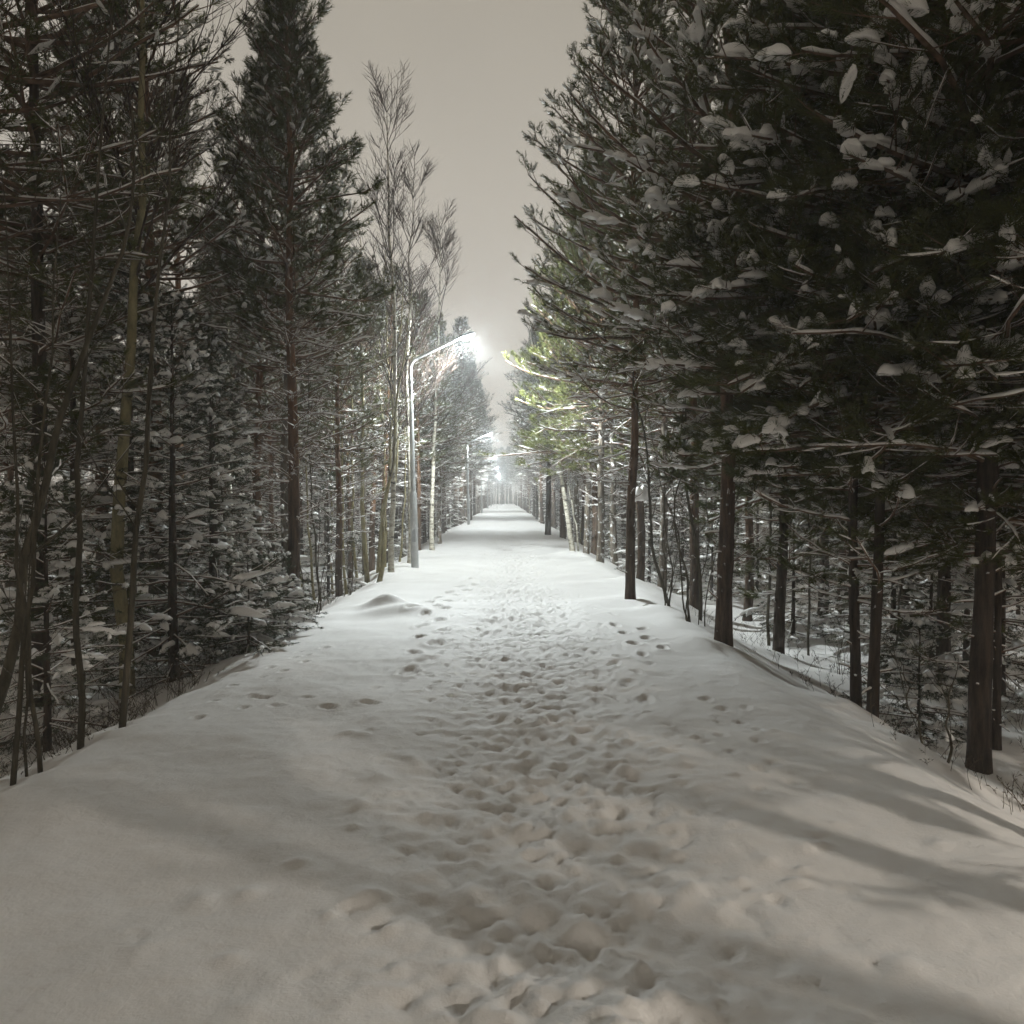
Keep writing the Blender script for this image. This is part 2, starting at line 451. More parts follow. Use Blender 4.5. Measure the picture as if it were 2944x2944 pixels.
def make_spruce(seed, h=4.2, Rb=1.25, z0=.25, n=18, snow=.42, gap=.2, nw=.006, nl=.04):
    rng = np.random.default_rng(seed)
    gT, gB, gN, gS = Geo(), Geo(), Geo(), Geo()
    tp = trunk_poly(rng, h, (0, 0), .006)
    zz = np.linspace(0, h, 24); rr = .055 * h / 4 * (1 - .93 * zz / h)
    tubes(gT, at_h(tp, zz), rr, 8)
    zs, az, L, el = [], [], [], []
    z = z0
    while z < h - .12:
        f = (z - z0) / (h - z0); k = rng.integers(4, 7); a0 = rng.uniform(0, 6.3)
        for i in range(k):
            zs.append(z + rng.normal(0, .04)); az.append(a0 + i * 2 * PI / k + rng.normal(0, .25))
            L.append((Rb * (1 - f) ** .85 + .1) * rng.uniform(.6, 1.15)); el.append(-.25 + .9 * f + rng.normal(0, .12))
        z += gap * rng.uniform(.8, 1.3)
    zs = np.array(zs); az = np.array(az); L = np.array(L); el = np.array(el)
    d = np.stack([np.cos(el) * np.cos(az), np.cos(el) * np.sin(az), np.sin(el)], -1)
    Pb = grow(rng, at_h(tp, zs), d, L, 7, rng.uniform(-.25, .25, len(L)), .05)
    rb = (.004 + .007 * L)[:, None] * np.linspace(1, .25, 7)[None]
    tubes(gB, Pb, rb, 4)
    Pt, Lt = side_twigs(rng, Pb, L, 9, .12, 1., .6, 1., .42, .07, upb=-.08, M=4, curve=-.15, wob=.06)
    tubes(gB, Pt, np.broadcast_to(np.linspace(.003, .0015, 4)[None], (len(Pt), 4)), 3)
    Pu, Lu = side_twigs(rng, Pt, Lt, 2, .3, .95, .5, .9, .5, .05, upb=-.05, M=3)
    for P, i0 in ((Pt, 0), (Pu, 0), (Pb, -4)):
        a = P[:, i0]; v = P[:, -1] - a; l = np.linalg.norm(v, axis=1)
        needles(gN, rng, a, v, l, n, nl, nw, (.7, 1.2))
    m = rng.uniform(0, 1, len(Pt)) < snow * .55; k = m.sum()
    c = Pt[m][:, 1] * .4 + Pt[m][:, 2] * .6; c[:, 2] += .02
    blobs(gS, rng, c, Pt[m][:, 3] - Pt[m][:, 0], Lt[m] * rng.uniform(.3, .55, k), rng.uniform(.02, .055, k), rng.uniform(.016, .038, k), rng.uniform(.2, 1.4, k), ring=7, M=6, drip=.7)
    m = rng.uniform(0, 1, len(Pb)) < snow; k = m.sum()
    c = Pb[m][:, 4] * .5 + Pb[m][:, 5] * .5; c[:, 2] += .03
    blobs(gS, rng, c, Pb[m][:, 6] - Pb[m][:, 3], L[m] * rng.uniform(.16, .30, k), rng.uniform(.03, .06, k), rng.uniform(.025, .045, k), rng.uniform(.2, 1.2, k), ring=8, M=7, drip=.8)
    strips(gS, rng, Pb, rb[:, :1] * .6, np.full(len(Pb), .022 * snow))
    return [('trunk', gT.mesh('spruce_trunk', M_DARK)), ('branches', gB.mesh('spruce_branches', M_TWIG)),
            ('crown', gN.mesh('spruce_crown', M_SPRUCE, False)), ('snow', gS.mesh('spruce_snow', M_SNOW))]

def make_birch(seed, h=10, r0=.07, crown=3., Lb=2.2, lean=(0, 0), wob=.03, bark=None, k=30, kt=8, ku=3, snow=.006, el=(.85, 1.25)):
    rng = np.random.default_rng(seed)
    gT, gB, gS = Geo(), Geo(), Geo()
    tp = trunk_poly(rng, h, lean, wob)
    zz = np.linspace(0, h, 40); rr = r0 * (1 - .93 * (zz / h) ** .9) * (1 + .25 * np.exp(-zz / .15))
    tubes(gT, at_h(tp, zz), rr, 9)
    zs = np.sort(rng.uniform(crown, h * .96, k)); f = (zs - crown) / (h - crown)
    az = rng.uniform(0, 6.3, k); e = rng.uniform(el[0], el[1], k)
    L = Lb * (1 - f * .75) * rng.uniform(.55, 1.1, k)
    d = np.stack([np.cos(e) * np.cos(az), np.cos(e) * np.sin(az), np.sin(e)], -1)
    Pb = grow(rng, at_h(tp, zs), d, L, 9, rng.uniform(0, .5, k), .045)
    rb = (.004 + .006 * L)[:, None] * np.linspace(1, .25, 9)[None]
    tubes(gB, Pb, rb, 4)
    Pt, Lt = side_twigs(rng, Pb, L, kt, .2, 1., .35, .75, .5, .18, upb=.15, M=5, curve=.2, wob=.05)
    tubes(gB, Pt, np.broadcast_to(np.linspace(.0055, .003, 5)[None], (len(Pt), 5)), 3)
    Pu, Lu = side_twigs(rng, Pt, Lt, ku, .2, 1., .35, .8, .5, .12, upb=.12, M=4, wob=.06)
    tubes(gB, Pu, np.broadcast_to(np.linspace(.004, .0022, 4)[None], (len(Pu), 4)), 3)
    out = [('trunk', gT.mesh('birch_trunk', bark or M_BIRCH)), ('branches', gB.mesh('birch_branches', M_BTWIG))]
    if snow:
        strips(gS, rng, Pb, rb[:, :1] * .6, np.full(k, snow * 2), gap=.2)
        out.append(('snow', gS.mesh('birch_snow', M_SNOW)))
    return out

def make_sapling(seed, h=5., r0=.022, lean=(.05, 0), wob=.03, k=7, bark=None, snow=.0, stems=1, el=(.7, 1.2), Lb=.9):
    rng = np.random.default_rng(seed)
    gT, gB, gS = Geo(), Geo(), Geo(); out = []
    for s in range(stems):
        hh = h * (1 if s == 0 else rng.uniform(.4, .95))
        ln = (lean[0] + (rng.normal(0, .1) if s else 0), lean[1] + (rng.normal(0, .1) if s else 0))
        tp = trunk_poly(rng, hh, ln, wob, 12)
        if s: tp[:, :2] += rng.normal(0, .07, 2)
        zz = np.linspace(0, hh, 26); tubes(gT, at_h(tp, zz), (r0 if s == 0 else r0 * rng.uniform(.4, .8)) * (1 - .85 * zz / hh), 7)
        zs = np.sort(rng.uniform(hh * .25, hh * .97, k)); az = rng.uniform(0, 6.3, k); e = rng.uniform(el[0], el[1], k)
        L = Lb * (1.1 - zs / hh) * rng.uniform(.5, 1.2, k) + .1
        d = np.stack([np.cos(e) * np.cos(az), np.cos(e) * np.sin(az), np.sin(e)], -1)
        Pb = grow(rng, at_h(tp, zs), d, L, 6, .2, .1)
        tubes(gB, Pb, np.broadcast_to(np.linspace(r0 * .3, .0015, 6)[None], (k, 6)), 4)
        Pt, Lt = side_twigs(rng, Pb, L, 3, .3, 1., .4, .8, .45, .06, M=3)
        tubes(gB, Pt, np.broadcast_to(np.linspace(.0028, .0013, 3)[None], (len(Pt), 3)), 3)
        if snow: strips(gS, rng, Pb, r0 * .2, np.full(k, snow), gap=.2)
        if stems > 1:
            V, Q, T = gB.arrays(); gT.add(V, quads=Q); out.append(('stem', gT.mesh('shrub_stem', bark or M_STEM))); gT, gB = Geo(), Geo()
    if stems > 1: return out
    V, Q, T = gB.arrays(); gT.add(V, quads=Q)
    out = [('stem', gT.mesh('sapling_stem', bark or M_STEM))]
    if snow: out.append(('snow', gS.mesh('sapling_snow', M_SNOW)))
    return out

# ------------------------------------------------------------------ ground
def foot(Z, X, Y, xs, ys, px, py, ang, ln, wd, dep, rim=.35):
    r = ln * 1.1
    i0, i1 = np.searchsorted(ys, [py - r, py + r]); j0, j1 = np.searchsorted(xs, [px - r, px + r])
    if i1 <= i0 or j1 <= j0: return
    x = X[i0:i1, j0:j1] - px; y = Y[i0:i1, j0:j1] - py
    c, s = math.cos(ang), math.sin(ang)
    u = (x * s + y * c) / (ln / 2); v = (x * c - y * s) / (wd / 2 * (1 - .12 * np.clip(u, -1, 1)))
    q = np.sqrt(u * u + v * v) * (1 + .22 * vnoise(X[i0:i1, j0:j1], Y[i0:i1, j0:j1], .085, 21))
    dep = dep * (1 + .3 * np.clip(u, -1, 1) * math.cos(px * 40))
    Z[i0:i1, j0:j1] += -dep * (1 - sstep(.6, 1.12, q)) + dep * rim * np.exp(-((q - 1.3) / .28) ** 2)

def build_ground():
    rng = np.random.default_rng(3)
    xs = np.arange(-3.25, 3.2501, .026)
    ys = [-32.]
    while ys[-1] < 176:
        y = ys[-1]
        st = .5 if y < -.5 else (.06 if y < .9 else (max(.02, .0042 * y) if y < 42 else .012 * y))
        ys.append(y + st)
    ys = np.array(ys)
    X, Y = np.meshgrid(xs, ys)
    Z = height(X, Y) + collars(X, Y)
    # the trodden strip down the middle
    cx = .12 + .12 * np.sin(ys / 5.0)
    strip = np.exp(-((X - cx[:, None]) / .72) ** 4)
    Z -= .045 * strip * sstep(.5, 2, Y)
    Z += strip * sstep(0, 2, Y) * (1 + .25 * (1 - sstep(4, 7, Y))) * (.011 * vnoise(X, Y, .065, 17) + .012 * vnoise(X, Y, .12, 7) + .012 * vnoise(X, Y, .26, 8))
    for i in range(3600):
        y = .9 + 23 * rng.uniform(0, 1) ** 1.15; x = np.interp(y, ys, cx) + rng.normal(0, .46)
        foot(Z, X, Y, xs, ys, x, y, rng.normal(0, .5), rng.uniform(.08, .22), rng.uniform(.04, .085), rng.uniform(.006, .020) * (.5 + .5 * float(sstep(4., 10., y))), .35)
    def track(x0, y0, x1, y1, dep, step=.36, w=.13, ln=.3, jit=.04):
        n = int(math.hypot(x1 - x0, y1 - y0) / step); a = math.atan2(x1 - x0, y1 - y0)
        for i in range(n):
            t = (i + .5) / n; s = 1 if i % 2 else -1
            foot(Z, X, Y, xs, ys, x0 + (x1 - x0) * t + s * .11 * math.cos(a) + rng.normal(0, jit), y0 + (y1 - y0) * t - s * .11 * math.sin(a) + rng.normal(0, jit),
                 a + rng.normal(0, .18), ln * rng.uniform(.85, 1.15), w * rng.uniform(.85, 1.2), dep * rng.uniform(.7, 1.2))
    track(-.75, 7.0, -.95, 11.6, .036, .42, .15, .33)
    track(1.55, 7.9, 1.5, 10.2, .038, .3, .12, .24)
    track(1.0, 6.2, 1.1, 8.2, .022, .4, .12, .24, .1)
    track(-1.1, 11, -.5, 16, .05)
    track(1.5, 4.2, 1.75, 6.4, .014, .17, .09, .13, .05)      # small animal trail on the right shoulder
    track(-2.2, 5.8, -2.0, 8.6, .02, .19, .07, .12, .05)
    track(-2.1, 6.4, -1.0, 6.0, .022, .2, .08, .14, .04)
    for px, py, a, r in ((-1.7, 11.6, .20, .30), (-1.35, 11.2, .10, .35), (-1.75, 11.1, .05, .3)):
        Z += a * np.exp(-(((X - px) / r) ** 2 + ((Y - py) / (r * .7)) ** 2))
    near = 1 - sstep(7, 12, Y)
    Z += near * (.0035 * vnoise(X, Y, .055, 31) + .006 * vnoise(X, Y, .17, 32)) * (1 - .5 * strip)
    # kicked-up lumps close by
    for i in range(260):
        px, py = rng.normal(.3, .7), rng.uniform(1.0, 5.5); r = rng.uniform(.02, .07)
        Z += rng.uniform(.005, .026) * np.exp(-(((X - px) / r) ** 2 + ((Y - py) / (r * rng.uniform(.6, 1.3))) ** 2))
    g = Geo(); ny, nx = X.shape
    idx = np.arange(nx * ny).reshape(ny, nx)
    Q = np.stack([idx[:-1, :-1], idx[:-1, 1:], idx[1:, 1:], idx[1:, :-1]], -1).reshape(-1, 4)
    g.add(np.stack([X, Y, Z], -1), quads=Q)
    tag(mobj('path', g.mesh('path', M_GROUND)), kind='structure')
    # forest floor
    pos = [3.16]
    while pos[-1] < 160: pos.append(pos[-1] + max(.09, .035 * (pos[-1] - 2)))
    fx = np.array([-p for p in pos[::-1]] + pos)
    fy = [-40.]
    while fy[-1] < 420:
        y = fy[-1]; fy.append(y + (1. if y < 0 else (.1 if y < 22 else max(.1, .02 * (y - 17)))))
    fy = np.array(fy)
    X, Y = np.meshgrid(fx, fy); Z = height(X, Y) + collars(X, Y) - .006
    ny, nx = X.shape; idx = np.arange(nx * ny).reshape(ny, nx)
    Q = np.stack([idx[:-1, :-1], idx[:-1, 1:], idx[1:, 1:], idx[1:, :-1]], -1)
    keep = np.ones(Q.shape[:2], bool); mid = len(pos) - 1
    keep[(fy[:-1] > -31) & (fy[1:] < 175), mid] = False
    Zb = (fy[:-1] <= -31) | (fy[1:] >= 175)
    g = Geo(); g.add(np.stack([X, Y, Z], -1), quads=Q[keep])
    tag(mobj('forest_floor', g.mesh('forest_floor', M_GROUND)), kind='structure')

# ------------------------------------------------------------------ tree stock
PINES = [make_pine(100 + i, h=h, r0=r, crown=c, Rc=rc, dead=d, snow=.24) for i, (h, r, c, rc, d) in enumerate(
    ((9.8, .10, 3.6, 1.75, 1.5), (10.4, .115, 4.2, 1.9, 1.9), (9.0, .085, 3.1, 1.5, 1.2), (10.8, .12, 4.6, 1.8, 2.2)))]
FROSTY = [make_pine(150 + i, h=h, r0=r, crown=c, Rc=rc, dead=d, snow=.42, bark=M_FROST, deadk=8, bare_snow=.02) for i, (h, r, c, rc, d) in enumerate(
    ((9.6, .10, 3.9, 1.9, 1.7), (10.2, .09, 3.4, 1.8, 1.3)))]
FARP = [make_pine(170 + i, h=h, r0=r, crown=c, Rc=rc, dead=d, snow=.34, n=9, nw=.016, kt=8, ks=2, deadk=6, lod=True, bark=b, bare_snow=.018) for i, (h, r, c, rc, d, b) in enumerate(
    ((9.8, .10, 3.6, 1.9, 1.5, M_PINE), (10.4, .11, 4.2, 2.0, 1.9, M_FROST), (9.2, .085, 3.1, 1.6, 1.2, M_PINE), (10.6, .12, 4.4, 1.9, 2.2, M_PINE)))]
HEAVY = [make_pine(200 + i, h=h, r0=r, crown=c, Rc=rc, dead=d, heavy=.55, snow=.02, n=42, nl=.10, nw=.0065, kt=12, low_green=.5, bare_snow=.018, bark=M_DARK, gap=.30, droop=.25, nb=(5, 7))
         for i, (h, r, c, rc, d) in enumerate(((10.0, .092, 2.9, 2.3, 1.7), (9.4, .085, 2.5, 2.1, 1.2), (10.5, .092, 3.3, 2.4, 2.0)))]
SPIRE = make_pine(300, h=9.2, r0=.10, crown=4.3, Rc=1.35, dead=1.7, snow=.2, n=34, nl=.08, kt=9, bare_snow=.018, deadk=9)
SPRUCES = [make_spruce(400, 4.4, 1.3), make_spruce(401, 3.2, 1.1, .15), make_spruce(402, 5.4, 1.5, .5), make_spruce(403, 1.5, .7, .08, gap=.13)]
BIRCHES = [make_birch(500, 9.5, .06, 3.0, 2.3), make_birch(501, 8.6, .05, 2.6, 2.1, k=30), make_birch(502, 10.2, .075, 3.5, 2.4)]
ASPENS = [make_birch(510 + i, 7.5 + i * .6, .055, 2.6, 1.5, bark=M_ASPEN, k=16, kt=5, ku=2, wob=.045) for i in range(2)]
STEMS = [make_sapling(520 + i, 5.5 + .5 * i, .026, (.09 - .05 * i, .02), .03, k=6, snow=.006) for i in range(3)]
SHOOTS = [make_sapling(530 + i, 2.6 + .5 * i, .014, (0, 0), .03, k=5, stems=5) for i in range(2)]

used = []
def spot(px, d): return ((px - 950.) / K * d, d)
def put(kind, parts, px, d, label, cat=None, group=None, **kw):
    x, y = spot(px, d); used.append((x, y))
    return plant(kind, parts, x, y, label, cat or kind.split('_')[0], group, **kw)

# ------------------------------------------------------------------ single trees one can point at
PT = 'pine tree'
# right of the path
R1 = make_pine(601, 9.6, .098, 3.4, 2.2, 2.0, lean=(-.012, 0), wob=.045, heavy=.6, snow=.3, n=30, nl=.08, bark=M_PINE, low_green=.25, bare_snow=.024)
put('pine_tree', R1, 1367, 8.9, 'bare brown pine trunk with snow clumps at its knots on the right shoulder edge', PT, rz=.3)
HK = dict(heavy=.55, snow=.02, n=42, nl=.10, nw=.0065, kt=12, low_green=.5, bare_snow=.018, bark=M_DARK, gap=.30, droop=.25, nb=(5, 7))
TWIN = make_pine(640, 9.6, .056, 2.7, 2.1, 1.3, **HK)
put('pine_tree', TWIN, 1622, 7.25, 'left stem of the twin dark pines with snow laden boughs', PT, rz=1.0, s=.9)
put('pine_tree', TWIN, 1652, 7.0, 'right stem of the twin dark pines, close beside its neighbour', PT, rz=4.0, s=.95)
put('pine_tree', HEAVY[2], 1858, 6.6, 'thick dark pine trunk nearest the right frame edge', PT, rz=2.2)
put('pine_tree', TWIN, 1892, 7.1, 'slim dark pine standing tight behind the thick trunk at the right', PT, rz=5.2, s=.7)
put('pine_tree', make_pine(604, 10.4, .080, 3.5, 2.2, 2.0, heavy=.12, snow=.25, n=26, deadk=9, kt=10, bare_snow=.018), 1190, 12.5, 'straight orange brown pine trunk at the path edge, lit by the lamp', PT, rz=0)
put('pine_tree', make_pine(605, 9.9, .095, 3.4, 2.4, 2.2, bark=M_FROST, snow=.06, n=34, nl=.085, nw=.010, kt=12, bare_snow=.008, deadk=9, low_green=.9, needle=M_NEEDLE_LIT), 1132, 19.2, 'pale frost-covered pine trunk at the right path edge', PT, rz=2.0)
put('pine_tree', make_pine(606, 10.4, .09, 2.8, 2.5, 2.4, bark=M_FROST, snow=.06, n=36, nl=.085, nw=.010, kt=13, bare_snow=.008, low_green=.9, needle=M_NEEDLE_LIT), 1106, 22.0, 'grey snow-speckled pine just right of the leaning birch', PT, rz=1.2)
put('pine_tree', PINES[1], 1122, 23.5, 'thin brown pine half hidden behind the pale frosted trunk', PT, rz=3.2)
LB = make_birch(610, 6.6, .085, 4.4, 1.2, lean=(-.17, .03), wob=.035, k=14)
put('birch_tree', LB, 1082, 22.6, 'white birch trunk leaning over the path on the right', 'birch tree', rz=0, sink=.1)
put('sapling', make_sapling(611, 3.2, .03, (-.16, 0), .04, bark=M_BIRCH), 1092, 22.9, 'thin pale branch stem leaning beside the leaning birch', rz=0)
put('pine_tree', make_pine(612, 9.6, .125, 4.0, 2.3, 2.6, bark=M_DARK, twig=M_DARK, snow=.5), 1034, 33., 'black unlit pine trunk beyond the leaning birch', PT, rz=.8)
put('pine_tree', PINES[3], 1062, 32., 'dark pine behind the leaning birch, right of the black trunk', PT, rz=1.8)
put('pine_tree', FROSTY[1], 1250, 16.2, 'snow-dusted pine trunk behind the orange brown trunk', PT, rz=2.8)
put('pine_tree', PINES[0], 1312, 14.2, 'brown pine trunk between the orange trunk and the knotted trunk', PT, rz=4.4)
put('pine_tree', PINES[2], 1412, 14.6, 'slim pine just right of the knotted brown trunk', PT, rz=5.1)
put('pine_tree', HEAVY[0], 1556, 14.2, 'pine standing in a snow mound right of the knotted trunk', PT, rz=.4)
put('pine_tree', PINES[3], 1592, 15.4, 'pine directly behind the pine in the snow mound', PT, rz=3.9)
put('pine_tree', HEAVY[2], 1716, 11.5, 'dark pine behind the twin pines with snowy lower boughs', PT, rz=1.1, s=.8)
put('pine_tree', HEAVY[1], 1472, 11.0, 'bough-heavy pine between the knotted trunk and the twin pines', PT, rz=2.7, s=.95)
put('pine_tree', HEAVY[0], 1790, 9.0, 'snow laden pine between the twin pines and the thick edge trunk', PT, rz=3.3, s=.9)
put('pine_tree', HEAVY[2], 1985, 8.2, 'snow laden pine cut by the right frame edge', PT, rz=.9)
put('shrub', SHOOTS[0], 1262, 11.4, 'clump of bare dark shoots on the right shoulder by the orange trunk', rz=.4)
put('shrub', SHOOTS[1], 1305, 10.4, 'clump of tall bare shoots just left of the knotted trunk', rz=1.4, s=1.25)
put('sapling', make_sapling(615, 4.6, .03, (-.09, 0), .04, k=8), 1322, 11.0, 'bare dark sapling leaning left beside the knotted trunk', rz=0)
put('sapling', make_sapling(616, 5.2, .026, (-.13, 0), .05, k=8), 1268, 12.0, 'slender bare sapling forking just right of the orange trunk', rz=0)
put('sapling', STEMS[1], 1455, 12.2, 'thin bent sapling on the lit snow right of the knotted trunk', rz=2.)
put('sapling', SHOOTS[0], 1590, 9.6, 'short bare seedling poking from the lit snow by the twin pines', s=.42)
put('sapling', make_sapling(618, .95, .013, (0, .02), .02, k=3), 1800, 6.0, 'short bare twig stuck in the snow by the thick right trunk')
put('sapling', make_sapling(619, .9, .012, (.12, 0), .03, k=5), 1752, 6.3, 'small arched twig bending over the snow left of the thick trunk', rz=3.1)
put('spruce_tree', SPRUCES[3], 1740, 7.6, 'low ragged young spruce between the twin pines and the thick trunk', 'spruce tree', s=.9)
put('spruce_tree', SPRUCES[0], 1690, 10.4, 'snowy young spruce in shade behind the twin pines', 'spruce tree', s=.75)
put('spruce_tree', SPRUCES[1], 1900, 8.9, 'snowy young spruce behind the thick right trunk', 'spruce tree')
for i, (px, d, k, s, lb) in enumerate(((1225, 18.5, 0, .7, 'snowy young spruce in lamplight behind the orange brown trunk'), (1290, 19.5, 2, .7, 'tallest lamp-lit young spruce between the orange and knotted trunks'),
        (1345, 17.0, 1, .9, 'lamp-lit young spruce seen just left of the knotted trunk'), (1430, 18.0, 0, .8, 'lamp-lit snowy spruce just right of the knotted trunk'), (1160, 24.0, 2, .6, 'snowy spruce between the frosted and orange trunks'))):
    put('spruce_tree', SPRUCES[k], px, d, lb, 'spruce tree', s=s)
for i, (px, d, k, s, lb) in enumerate(((1500, 13.0, 1, .85, 'small snowy spruce between the knotted trunk and the pine in the snow mound'), (1610, 12.6, 0, .62, 'small snowy spruce seen through the twin pines'),
        (1665, 13.6, 2, .62, 'taller snowy spruce just right of the twin pines, deep in shade'), (1765, 10.2, 1, .8, 'snowy spruce left of the thick dark trunk, behind the ragged young one'),
        (1830, 11.5, 0, .8, 'snowy spruce peeking out left of the thick dark trunk, deep in shade'), (1395, 21.0, 2, .7, 'lamp-lit spruce far behind the knotted trunk'))):
    put('spruce_tree', SPRUCES[k], px, d, lb, 'spruce tree', s=s)
put('sapling', STEMS[0], 1530, 11.4, 'thin bare sapling rising before the pine in the snow mound', s=.75, rz=1.)
put('sapling', STEMS[2], 1690, 9.4, 'thin bare sapling just right of the twin pines', s=.6, rz=3.)
# left of the path
put('pine_tree', SPIRE, 556, 11.2, 'tall spire-topped pine standing against the sky on the left', PT, rz=0.9)
put('pine_tree', make_pine(621, 9.4, .105, 4.2, 1.6, 1.6, bark=M_FROST, snow=.35, deadk=9), 548, 12.6, 'pine with snow plastered on its lower trunk, left of the lamp', PT, rz=2.)
put('pine_tree', PINES[0], 484, 13.4, 'dark straight pine trunk behind the low snowy spruce on the left', PT, rz=1., s=.94)
LEFTP = make_pine(690, 10.2, .10, 4.9, 2.1, 1.1, bark=M_DARK, snow=.2, deadk=11, bare_snow=.018, low_green=.6, n=26, nl=.085)
put('pine_tree', LEFTP, 72, 8.3, 'thick dark pine trunk near the left frame edge', PT, rz=3.)
put('pine_tree', LEFTP, -40, 7.4, 'snow laden pine cut by the left frame edge', PT, rz=5.)
put('pine_tree', PINES[3], 300, 11.0, 'slim dark pine behind the row of saplings on the left', PT, rz=.2)
put('pine_tree', PINES[1], 195, 12.5, 'dark pine behind the yellowish birch on the left', PT, rz=4.)
put('pine_tree', PINES[2], 640, 15., 'snow-dusted pine behind the pine with the plastered trunk', PT, rz=1.6, s=.84)
put('pine_tree', FROSTY[0], 690, 18.8, 'snow-dusted pine just left of the first lamp post', PT, rz=3.3, s=.78)
put('pine_tree', PINES[0], 790, 23.5, 'bushy-topped pine right behind the first lamp head', PT, rz=5.5, s=.78)
put('pine_tree', FROSTY[1], 830, 27.5, 'frosted pine overhanging the path past the first lamp', PT, rz=.6, s=.76)
put('birch_tree', make_birch(630, 9.8, .078, 4.2, 2.2, lean=(.03, 0), wob=.05, bark=M_ASPEN), 242, 8.3, 'thick yellowish birch trunk among the pines on the left', 'birch tree', rz=0)
put('birch_tree', BIRCHES[0], 738, 16.8, 'tall bare birch rising against the sky above the lamp', 'birch tree', rz=1., s=1.1)
put('birch_tree', BIRCHES[1], 772, 19.0, 'bare twiggy birch directly behind the first lamp post', 'birch tree', rz=2., s=1.12)
put('birch_tree', BIRCHES[2], 815, 23.5, 'bare birch spreading twigs over the first lamp head', 'birch tree', rz=3.)
put('birch_tree', BIRCHES[0], 440, 15.5, 'bare birch top showing twigs left of the spire-topped pine', 'birch tree', rz=4.2, s=1.05)
put('birch_tree', BIRCHES[2], 330, 14.5, 'slim bare birch deep among the left pines', 'birch tree', rz=.3)
put('aspen_tree', ASPENS[0], 694, 16.4, 'pale lit aspen trunk, thickest of the group left of the lamp', 'aspen tree', rz=.3)
put('aspen_tree', make_birch(641, 6.8, .045, 2.4, 1.2, lean=(.06, 0), bark=M_ASPEN, k=14, kt=4, ku=2, wob=.05), 712, 16.9, 'thin curved aspen in the middle of the pale group left of the lamp', 'aspen tree', rz=0)
put('aspen_tree', make_birch(642, 6.4, .05, 2.0, 1.3, lean=(.11, .02), bark=M_ASPEN, k=14, kt=4, ku=2, wob=.06), 714, 15.9, 'pale aspen leaning strongly towards the lamp post', 'aspen tree', rz=0)
put('aspen_tree', ASPENS[1], 738, 17.9, 'straight thin aspen closest to the first lamp post', 'aspen tree', rz=2.2, s=.95)
THIN = [make_birch(660 + i, 6.2, .032, 2.2, .9, lean=(.02 * i, 0), bark=M_ASPEN, k=12, kt=4, ku=1, wob=.03) for i in range(3)]
for i, (px, d, lb) in enumerate(((676, 17.2, 'thin pale aspen stem just left of the thickest aspen'), (727, 18.8, 'thin pale aspen stem behind the curved aspen'), (752, 19.6, 'thin pale aspen stem tight left of the lamp pole'),
        (655, 15.4, 'thin aspen stem left of the aspen group, nearest the path edge shoots'), (628, 17.6, 'thin aspen stem in front of the snow-capped dark green spruce'), (597, 14.8, 'thin aspen stem right of the plastered pine trunk'), (572, 16.6, 'thin aspen stem behind the plastered pine trunk'))):
    put('aspen_tree', THIN[i % 3], px, d, lb, 'aspen tree', s=R.uniform(.85, 1.1))
for i, (px, d, s, rz, lb) in enumerate((
        (228, 5.75, 1.0, .0, 'tall olive sapling, rightmost of the row at the left snow edge'),
        (150, 5.45, .95, .3, 'tall olive sapling just left of the rightmost one at the snow edge'),
        (78, 5.0, .62, .6, 'thin dark sapling stem left of the two tall olive saplings'),
        (18, 4.7, .7, .2, 'dark sapling stem at the very left of the snow edge'),
        (50, 4.95, .4, 1.1, 'shortest bare stem among the saplings at the left snow edge'))):
    put('sapling', STEMS[i % 3], px, d, lb, s=s, rz=rz)
put('sapling', make_sapling(651, 4.8, .042, (.19, .05), .06, k=8, snow=.008, el=(.3, 1.), Lb=1.2), -75, 5.2, 'thick leaning sapling with snowy limbs entering from the left frame edge', rz=0)
put('sapling', STEMS[0], 440, 10.3, 'bent bare sapling behind the low snowy spruce', s=.8, rz=2.4)
put('sapling', STEMS[2], 606, 12.6, 'bare sapling beside the plastered pine trunk', s=.7, rz=1.)
put('shrub', SHOOTS[0], 595, 11.2, 'clump of bare shoots at the left snow edge by the spire-topped pine', rz=2., s=.8)
put('shrub', SHOOTS[1], 660, 14.0, 'clump of bare shoots at the left snow edge by the pale aspens', rz=.2, s=.7)
put('spruce_tree', SPRUCES[3], 468, 8.7, 'low dark spruce with snow caps at the left snow edge', 'spruce tree', rz=1., s=.9)
put('spruce_tree', SPRUCES[3], 395, 8.9, 'smaller low spruce just left of the one at the snow edge', 'spruce tree', rz=3., s=.8)
put('spruce_tree', SPRUCES[3], 518, 9.9, 'low snowy spruce in front of the plastered pine trunk', 'spruce tree', rz=4., s=.85)
put('spruce_tree', SPRUCES[0], 330, 8.6, 'tall snow laden spruce behind the olive saplings', 'spruce tree', rz=2.)
put('spruce_tree', SPRUCES[2], 150, 9.3, 'large snow laden spruce by the yellowish birch', 'spruce tree', rz=.5)
put('spruce_tree', SPRUCES[1], 90, 6.6, 'snowy spruce in front of the thick dark pine at the left', 'spruce tree', rz=1.2, s=.8)
put('spruce_tree', SPRUCES[0], 400, 9.6, 'full snowy spruce above the two low spruces at the snow edge', 'spruce tree', rz=5., s=.9)
put('spruce_tree', SPRUCES[2], 250, 10.4, 'tallest snowy spruce behind the olive saplings', 'spruce tree', rz=2.9)
put('spruce_tree', SPRUCES[1], 620, 16.2, 'dark green spruce with snow caps left of the pale aspens', 'spruce tree', rz=3.6, s=.9)
put('spruce_tree', SPRUCES[2], 410, 11.8, 'snowy spruce between the olive saplings and the spire-topped pine', 'spruce tree', rz=1.6, s=.9)

